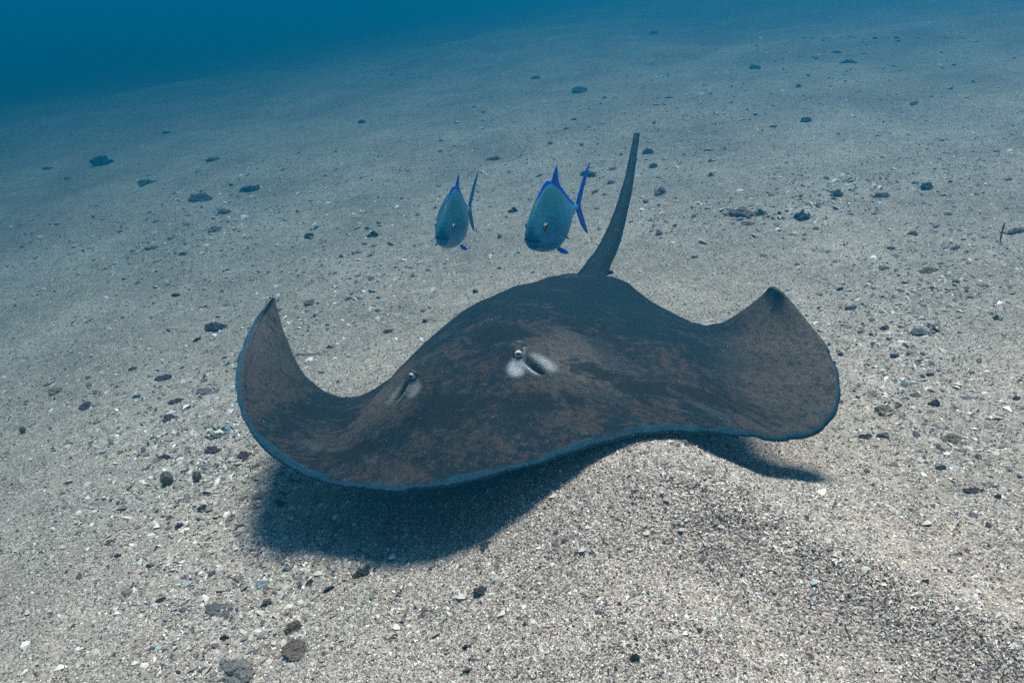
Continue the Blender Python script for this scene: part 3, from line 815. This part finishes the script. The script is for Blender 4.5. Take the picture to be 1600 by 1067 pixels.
# where the hash gathers: (photo x, photo y, spread x, spread y, count)
patch = [(300, 690, 90, 60, 900), (360, 740, 70, 30, 500), (420, 860, 110, 50, 500), (400, 930, 110, 45, 500), (430, 1000, 150, 45, 350), (300, 790, 110, 50, 350),
         (330, 330, 130, 35, 350), (300, 400, 120, 40, 260), (520, 470, 100, 40, 320), (430, 560, 60, 40, 160), (590, 400, 120, 40, 200), (980, 260, 120, 40, 220),
         (1180, 320, 120, 30, 380), (1330, 300, 100, 30, 240), (1450, 430, 110, 50, 520), (1420, 500, 90, 40, 420), (1420, 600, 70, 40, 380), (1470, 690, 60, 40, 320), (1150, 700, 90, 30, 120),
         (1560, 740, 60, 40, 160), (1250, 120, 160, 40, 150), (1020, 150, 200, 40, 150), (600, 300, 300, 40, 200), (1500, 250, 100, 60, 160), (120, 620, 120, 60, 160), (700, 940, 200, 60, 220), (200, 860, 150, 80, 300)]
PX, PY = [], []
for px, py, sx_, sy_, n_ in patch:
    n_ = int(n_ * 2.1); a = rng.normal(0, 1, n_); b = rng.normal(0, 1, n_)
    PX.append(px + a * sx_); PY.append(py + b * sy_ - a * sx_ * 0.22)
n_ = 1600
PX.append(rng.uniform(-200, 1800, n_)); PY.append(rng.uniform(90, 1150, n_))
PX = np.concatenate(PX); PY = np.clip(np.concatenate(PY), 60, 1250)
pp, dd_, ok_ = on_ground(PX, PY, 160)
pp, dd_ = pp[ok_], dd_[ok_]
nf = len(pp)
size = np.clip(rng.lognormal(math.log(0.0098), 0.60, nf), 0.004, 0.036) * (0.45 + 0.26 * dd_)
fr = flakes('shell_fragments', pp[:, 0], pp[:, 1], size, tints(nf, [9, 15, 16, 14, 15, 14, 13, 4]), HEX_V, HEX_F, 0.55, 1.3, 0.02, M_FRAG, aspect=(0.3, 0.95))
tag(fr, 'broken shell and coral chips scattered across the sand', 'shell hash', kind='stuff')

# ------------------------------------------------------------------ single stones, shells and sticks
def stone_mesh(seed, rough=0.35, sub=3, flat=0.6, lump=1.6):
    bm = bmesh.new(); bmesh.ops.create_icosphere(bm, subdivisions=sub, radius=0.5)
    off = Vector((seed * 3.7, seed * 1.3, -seed * 2.1))
    for v in bm.verts:
        n1 = noise.noise(v.co * lump * 1.6 + off); n2 = noise.noise(v.co * 5.5 + off); n3 = noise.noise(v.co * 13 + off)
        n4 = noise.noise(v.co * 24 + off)
        c = v.co * (1 + rough * (1.2 * n1 + 0.65 * n2 + 0.40 * n3 + 0.22 * n4))
        v.co = Vector((c.x, c.y * 0.8, c.z * flat))
    me = bpy.data.meshes.new('stone'); bm.to_mesh(me); bm.free()
    me.polygons.foreach_set('use_smooth', [False] * len(me.polygons))
    return me

def shell_mesh(seed):
    """one cupped valve with a ribbed fan and a chipped lip"""
    rg = random.Random(seed); nr, na = 7, 22
    V = []
    for s in (0, 1):
        for i in range(nr):
            for j in range(na):
                r = 0.5 * (i + 0.35) / (nr - 0.65); a = 2 * math.pi * j / na
                rib = 1 + 0.05 * math.cos(a * 9) * (i / nr)
                chip = 1 - (0.16 * max(0, noise.noise(Vector((math.cos(a) * 1.6, math.sin(a) * 1.6, seed * 1.7)))) if i == nr - 1 else 0)
                x = r * math.cos(a) * rib * chip; y = r * math.sin(a) * 0.82 * rib * chip
                z = 0.24 * (1 - (r / 0.5) ** 2) - 0.03 * s + 0.02 * math.cos(a * 9) * (i / nr)
                V.append((x - 0.10 * (1 - r / 0.5), y, z))
    f = []; o = nr * na
    for i in range(nr - 1):
        for j in range(na):
            k = (j + 1) % na
            f.append((i * na + j, i * na + na + j, i * na + na + k, i * na + k)); f.append((o + i * na + k, o + i * na + na + k, o + i * na + na + j, o + i * na + j))
    e = (nr - 1) * na
    for j in range(na):
        k = (j + 1) % na; f.append((e + j, o + e + j, o + e + k, e + k))
    f.append(tuple(range(na))); f.append(tuple(o + j for j in reversed(range(na))))
    return py_mesh('shell', V, f)

def stick_mesh(seed, bendy=0.08, thick=0.055):
    rg = random.Random(seed); n = 12
    path = [(-0.5 + i / (n - 1), bendy * math.sin(i * 0.5 + seed), 0.03 * math.sin(i * 0.8 + seed * 2)) for i in range(n)]
    rad = [thick * (0.55 + 0.5 * math.sin(math.pi * min(1, (i + 1) / n))) * rg.uniform(0.8, 1.2) for i in range(n)]
    V, f = tube(path, rad, 10)
    return py_mesh('stick', V, [tuple(q) for q in f])

def tuft_mesh(seed):
    """fuzzy little ball of weed: a core with many short blades"""
    rg = random.Random(seed); V, f = [], []
    for i in range(420):
        dr = Vector((rg.gauss(0, 1), rg.gauss(0, 1), rg.gauss(0.25, 1))).normalized()
        sd_ = dr.cross(Vector((rg.gauss(0, 1), rg.gauss(0, 1), rg.gauss(0, 1)))).normalized() * 0.022
        a = dr * 0.26; b = dr * rg.uniform(0.42, 0.56) + Vector((rg.gauss(0, .03), rg.gauss(0, .03), rg.gauss(0, .03)))
        k = len(V); V += [a - sd_, a + sd_, b]; f.append((k, k + 1, k + 2))
    bm = bmesh.new(); bmesh.ops.create_icosphere(bm, subdivisions=3, radius=0.42)
    for v in bm.verts: v.co *= 1 + 0.2 * noise.noise(v.co * 9 + Vector((seed, 0, 0)))
    bm.verts.ensure_lookup_table(); k = len(V)
    V += [tuple(v.co) for v in bm.verts]; f += [tuple(k + v.index for v in q.verts) for q in bm.faces]
    bm.free()
    return py_mesh('tuft', V, f, False)

COL = {
    'purple': (0.115, 0.080, 0.100), 'dark': (0.085, 0.082, 0.084), 'brown': (0.20, 0.155, 0.125), 'grey': (0.22, 0.20, 0.19),
    'white': (0.70, 0.69, 0.66), 'teal': (0.14, 0.36, 0.42), 'pink': (0.23, 0.155, 0.145), 'olive': (0.32, 0.27, 0.20), 'blue': (0.33, 0.42, 0.46), 'tan': (0.30, 0.24, 0.18)}
M_COL = {c: plain('stone_' + c, v, 0.85, 0.55, 3.2, 0.15, 0.06) for c, v in COL.items()}
# photo x, photo y, width in photo pixels, height / width, kind, colour, label
LOOSE = [
 (160, 248, 30, .8, 'rock', 'dark', 'dark rounded rock alone in the blue haze at far left'),
 (75, 262, 18, .4, 'rock', 'dark', 'small flat dark stone left of the rounded rock in the haze'),
 (107, 277, 14, .5, 'rock', 'grey', 'small grey stone below the rounded rock in the haze'),
 (230, 282, 28, .45, 'rock', 'dark', 'low dark stone in haze, right of the rounded far rock'),
 (262, 206, 16, .4, 'rock', 'dark', 'faint dark stone far back in the haze at upper left'),
 (395, 292, 30, .55, 'rock', 'dark', 'lumpy dark stone at the head of the left shell streak'),
 (318, 306, 40, .35, 'rock', 'dark', 'long low dark slab in the hazy left shell streak'),
 (335, 247, 24, .45, 'rock', 'dark', 'dim dark stone above the left shell streak in the haze'),
 (350, 330, 20, .6, 'rock', 'brown', 'reddish brown stone in the left shell streak'),
 (338, 357, 26, .35, 'rock', 'brown', 'flat brown chip below the left shell streak'),
 (236, 385, 24, .4, 'rock', 'brown', 'flat brown stone on open sand at left of the streak'),
 (286, 395, 16, .5, 'rock', 'dark', 'small dark stone beside the flat brown one, mid left'),
 (483, 366, 15, .9, 'rock', 'dark', 'upright dark pebble between left shell streak and smaller fish'),
 (583, 364, 18, .75, 'rock', 'dark', 'dark pebble left of the smaller fish'),
 (566, 189, 12, .7, 'rock', 'dark', 'tiny dark stone far back above the smaller fish'),
 (182, 408, 15, .6, 'shell', 'white', 'bright white shell on open sand, mid left'),
 (309, 411, 10, .9, 'shell', 'white', 'small white shell right of the bright one, mid left'),
 (276, 460, 14, .6, 'rock', 'dark', 'small dark pebble left of the curled wingtip'),
 (338, 507, 32, .6, 'rock', 'purple', 'dark purple stone just left of the curled left wingtip'),
 (355, 473, 14, .7, 'shell', 'blue', 'pale bluish shell above the stone near the left wingtip'),
 (292, 545, 14, .6, 'shell', 'white', 'pale shell chip below the stone near the left wingtip'),
 (485, 471, 22, .5, 'rock', 'brown', 'brown chip right of the curled left wingtip'),
 (548, 465, 26, .3, 'stick', 'dark', 'thin dark splinter behind the left wing'),
 (480, 549, 44, .3, 'stick', 'grey', 'short grey stick poking out behind the left wing'),
 (608, 515, 20, .35, 'rock', 'dark', 'dark sliver of stone behind the ray back, left side'),
 (258, 585, 32, .5, 'rock', 'purple', 'humped purple stone left of the left wing'),
 (208, 574, 14, .6, 'rock', 'brown', 'small brown stone beside the humped purple one'),
 (90, 607, 28, .45, 'rock', 'tan', 'tan crumbly stone near the left edge of the sand'),
 (138, 632, 26, .35, 'rock', 'purple', 'flat purple chip right of the tan crumbly stone'),
 (215, 617, 12, .8, 'rock', 'teal', 'small teal blue pebble left of the left wing'),
 (36, 671, 12, 1.0, 'tuft', 'olive', 'small olive weed tuft near the left edge'),
 (275, 623, 22, .4, 'rock', 'purple', 'pointed purple flake above the shell band at left'),
 (325, 609, 40, .25, 'rock', 'grey', 'long thin grey slab beside the left wing margin'),
 (266, 650, 24, .5, 'rock', 'purple', 'ragged purple stone in the shell band at left'),
 (358, 664, 28, .4, 'shell', 'blue', 'pale blue flat shell beside the left wing margin'),
 (338, 678, 26, .4, 'rock', 'grey', 'grey stone under the pale blue flat shell'),
 (335, 700, 36, .45, 'rock', 'purple', 'largest jagged purple stone in the left shell band'),
 (257, 711, 24, .5, 'rock', 'purple', 'smooth oval purple stone in the left shell band'),
 (384, 708, 30, .5, 'rock', 'purple', 'purple grey rubble tucked under the left wing edge'),
 (262, 747, 24, .95, 'tuft', 'olive', 'round brown weed ball at lower left of the wing'),
 (309, 744, 18, .95, 'tuft', 'olive', 'smaller brown weed ball beside the larger one'),
 (317, 791, 20, .7, 'rock', 'dark', 'blocky dark stone below the weed balls'),
 (440, 783, 24, .4, 'rock', 'dark', 'dark flat stone at the left end of the ray shadow'),
 (280, 820, 15, .6, 'rock', 'purple', 'small purple pebble on plain sand, lower left'),
 (172, 845, 18, .5, 'rock', 'grey', 'small grey stone on plain sand, far lower left'),
 (185, 866, 12, .6, 'rock', 'purple', 'dull purple chip below the small grey stone at far lower left'),
 (408, 841, 14, .7, 'shell', 'teal', 'teal shell at the left side of the ray shadow'),
 (450, 887, 16, .6, 'rock', 'blue', 'pale blue grey chip below the ray shadow'),
 (567, 890, 28, .55, 'rock', 'dark', 'dark lump at the lower rim of the ray shadow'),
 (590, 880, 16, .8, 'shell', 'teal', 'pale teal shell at the lower rim of the ray shadow'),
 (572, 935, 20, .7, 'shell', 'white', 'white shell on sand in front of the ray shadow'),
 (484, 908, 14, .8, 'rock', 'dark', 'dark pebble in front of the left part of the shadow'),
 (407, 910, 28, .5, 'shell', 'blue', 'bluish white broken shell lower left of the shadow'),
 (418, 938, 20, .9, 'rock', 'brown', 'knobbly brown lump beside the bluish broken shell'),
 (348, 951, 44, .25, 'rock', 'grey', 'long flat grey slab at lower left'),
 (252, 935, 18, .5, 'rock', 'purple', 'dull purple stone left of the long flat slab'),
 (300, 963, 14, .7, 'shell', 'white', 'white shell chip below the long flat grey slab'),
 (458, 978, 30, .6, 'rock', 'brown', 'brown mound of rubble above the flat brown slab'),
 (465, 1011, 48, .33, 'rock', 'brown', 'flat brown slab near the bottom edge'),
 (350, 993, 16, .8, 'rock', 'dark', 'small dark stone above the large bottom rubble lump'),
 (372, 1042, 74, .45, 'rock', 'grey', 'largest grey brown rubble lump at the bottom edge'),
 (755, 917, 28, .45, 'rock', 'dark', 'dark flat chip in front of the ray snout'),
 (665, 957, 28, .3, 'stick', 'brown', 'short brown twig in front of the ray'),
 (760, 850, 24, .4, 'rock', 'dark', 'dark sliver at the right rim of the ray shadow'),
 (993, 1022, 18, .9, 'rock', 'dark', 'small dark pebble on bare sand near the bottom, right of centre'),
 (730, 1008, 14, .7, 'rock', 'dark', 'tiny dark pebble near the bottom, left of centre'),
 (1445, 906, 14, .7, 'rock', 'purple', 'small plum pebble on bare sand at lower right'),
 (1525, 762, 34, .5, 'rock', 'purple', 'large plum coloured flat stone at right'),
 (1560, 774, 12, .8, 'rock', 'dark', 'dark pebble beside the plum coloured flat stone'),
 (1578, 793, 26, .3, 'stick', 'dark', 'dark splinter near the right edge of the sand'),
 (1470, 716, 16, .8, 'shell', 'white', 'bright white shell below the right shell streak'),
 (1470, 728, 22, .4, 'rock', 'dark', 'dark stone right under the bright white shell'),
 (1490, 679, 30, .5, 'rock', 'olive', 'olive brown stone above the bright white shell'),
 (1353, 679, 24, .5, 'rock', 'dark', 'black smooth stone right of the right wing'),
 (1380, 678, 20, .6, 'rock', 'grey', 'grey stone touching the black smooth one at right'),
 (1385, 637, 34, .5, 'rock', 'olive', 'brown crumbly mound right of the right wing'),
 (1460, 628, 18, .7, 'rock', 'purple', 'purple stone in the right shell streak'),
 (1430, 615, 22, .5, 'rock', 'grey', 'grey stone behind the purple one in the right streak'),
 (1415, 596, 20, .6, 'shell', 'blue', 'pale blue shell at the top of the right streak'),
 (1522, 616, 24, .4, 'shell', 'white', 'long white shell at the right end of the right streak'),
 (1398, 555, 14, .7, 'rock', 'dark', 'round dark pebble right of the right wingtip'),
 (1588, 621, 12, .6, 'rock', 'purple', 'small purple pebble by the right edge'),
 (1437, 515, 28, .4, 'rock', 'grey', 'grey slab in the upper right shell patch'),
 (1382, 510, 16, .7, 'rock', 'brown', 'brown pebble at the left of the upper right patch'),
 (1330, 479, 24, .4, 'rock', 'dark', 'flat dark stone beyond the right wingtip'),
 (1556, 494, 12, .9, 'rock', 'dark', 'lone dark pebble right of the upper right shell patch'),
 (1450, 420, 30, .4, 'rock', 'brown', 'brown rubble at the top of the upper right shell patch'),
 (1590, 357, 28, .5, 'rock', 'brown', 'brown stone cut by the right edge of the photo'),
 (1427, 363, 16, .6, 'rock', 'brown', 'small brown stone right of the far rubble row'),
 (1392, 385, 18, .5, 'rock', 'pink', 'pinkish flat stone below the far rubble row'),
 (1162, 328, 40, .45, 'rock', 'pink', 'pinkish lump in the far rubble row right of the tail'),
 (1188, 331, 18, .6, 'rock', 'dark', 'dark stone beside the pinkish lump in the far rubble row'),
 (1168, 347, 24, .35, 'rock', 'brown', 'flat brown stone just below the pinkish lump'),
 (1254, 334, 28, .7, 'rock', 'purple', 'purple lump at the right of the far rubble row'),
 (1308, 300, 20, .8, 'rock', 'grey', 'grey stone on the slope above the far rubble row'),
 (1378, 302, 28, .5, 'rock', 'brown', 'brown rubble right of the grey stone on the slope'),
 (1447, 288, 20, .8, 'rock', 'dark', 'dark blue grey stone on the slope at upper right'),
 (1033, 298, 24, .7, 'rock', 'grey', 'grey stone right of the ray tail'),
 (1012, 234, 16, .7, 'rock', 'grey', 'small grey stone right of the tail tip'),
 (1020, 257, 14, .7, 'rock', 'dark', 'small dark stone right of the tail, below its tip'),
 (922, 268, 30, .5, 'rock', 'dark', 'dark stone between the larger fish and the ray tail'),
 (958, 262, 16, .5, 'rock', 'grey', 'small grey stone left of the ray tail'),
 (955, 284, 14, .6, 'rock', 'brown', 'small brown stone left of the tail, lower down'),
 (802, 326, 16, .9, 'rock', 'purple', 'purple pebble between the two fish'),
 (953, 424, 12, .8, 'rock', 'purple', 'tiny plum stone at the base of the ray tail'),
 (770, 246, 24, .4, 'rock', 'dark', 'flat dark stone above the gap between the fish'),
 (908, 138, 28, .4, 'rock', 'dark', 'hazy dark slab far behind the larger fish'),
 (838, 120, 20, .5, 'rock', 'dark', 'hazy dark stone far back, left of the dark slab'),
 (1022, 50, 18, .5, 'rock', 'dark', 'dim stone far back at the top, right of centre'),
 (1325, 94, 28, .5, 'rock', 'dark', 'dark far stone in the upper right haze'),
 (1306, 80, 16, .5, 'rock', 'dark', 'smaller dim stone beside the dark one in the upper right haze'),
 (1258, 186, 18, .6, 'rock', 'dark', 'dark stone on the far slope, upper right'),
 (1208, 196, 14, .5, 'rock', 'grey', 'grey pebble left of the dark stone on the far slope'),
 (1180, 103, 24, .5, 'rock', 'dark', 'hazy stone far back between tail and upper right corner'),
 (1428, 160, 14, .8, 'rock', 'grey', 'small grey stone far up the slope at right'),
 (1110, 272, 12, .7, 'rock', 'purple', 'tiny purple pebble on sand right of the tail'),
 (1086, 400, 14, .5, 'rock', 'brown', 'small brown chip above the ray trailing edge'),
]
stone_cache = {}
PT, DT, OKT = on_ground(np.array([float(e[0]) for e in LOOSE]), np.array([float(e[1]) + 0.35 * e[2] * e[3] for e in LOOSE]), 400)
NAMES = {'rock': ('stone', 'stone', 'loose stones on the seabed'), 'shell': ('shell', 'shell', 'shells on the seabed'), 'stick': ('stick', 'stick', 'sticks on the seabed'), 'tuft': ('weed_tuft', 'seaweed', 'weed tufts on the seabed')}
for i, ((px, py, w, asp, kind, cl, label), p, dist) in enumerate(zip(LOOSE, PT, DT)):
    rg = random.Random(i * 17 + 3)
    v = i % 6
    big = w > 24
    key = (kind, v, asp < 0.55, cl, big)
    if key not in stone_cache:
        me = {'rock': lambda: stone_mesh(v + 1 + 10 * (asp < 0.55), 0.55, 4 if big else 3, 0.55 if asp < 0.55 else 0.75), 'shell': lambda: shell_mesh(v + 1), 'stick': lambda: stick_mesh(v + 1), 'tuft': lambda: tuft_mesh(v + 1)}[kind]()
        me.materials.append(M_COL[cl]); stone_cache[key] = me
    nm, cat, grp = NAMES[kind]
    o = bpy.data.objects.new(nm, stone_cache[key]); col.objects.link(o)
    s_ = w * dist / F_PX * 0.88
    hz = max(0.35, min(1.3, asp / 0.6))
    o.scale = (s_, s_ * rg.uniform(0.8, 1.05), s_ * hz * rg.uniform(0.9, 1.1))
    sink = {'rock': -0.04, 'shell': 0.02, 'stick': 0.03, 'tuft': 0.34}[kind]
    g0 = float(ground(p[0], p[1]))
    o.location = (p[0], p[1], g0 + sink * s_ * hz)
    o.rotation_euler = (rg.uniform(-.15, .15), rg.uniform(-.15, .15), rg.uniform(-0.5, 0.5) + (0.35 if kind == 'stick' else 0) + (math.pi if rg.random() < .5 else 0))
    tag(o, label, cat, grp)
# a thin stem standing upright in the sand at the right
p, dist, _ = on_ground(np.array([1562.0]), np.array([378.0]))
p = p[0]
stem = obj('stick', stick_mesh(5, 0.05, 0.035), M_COL['brown'])
s_ = 36 * dist[0] / F_PX
stem.scale = (s_, s_, s_); stem.location = (p[0], p[1], p[2] + 0.42 * s_); stem.rotation_euler = (0.1, R(82), 0.4)
tag(stem, 'thin brown stem standing upright near the right edge', 'stick', 'sticks on the seabed')
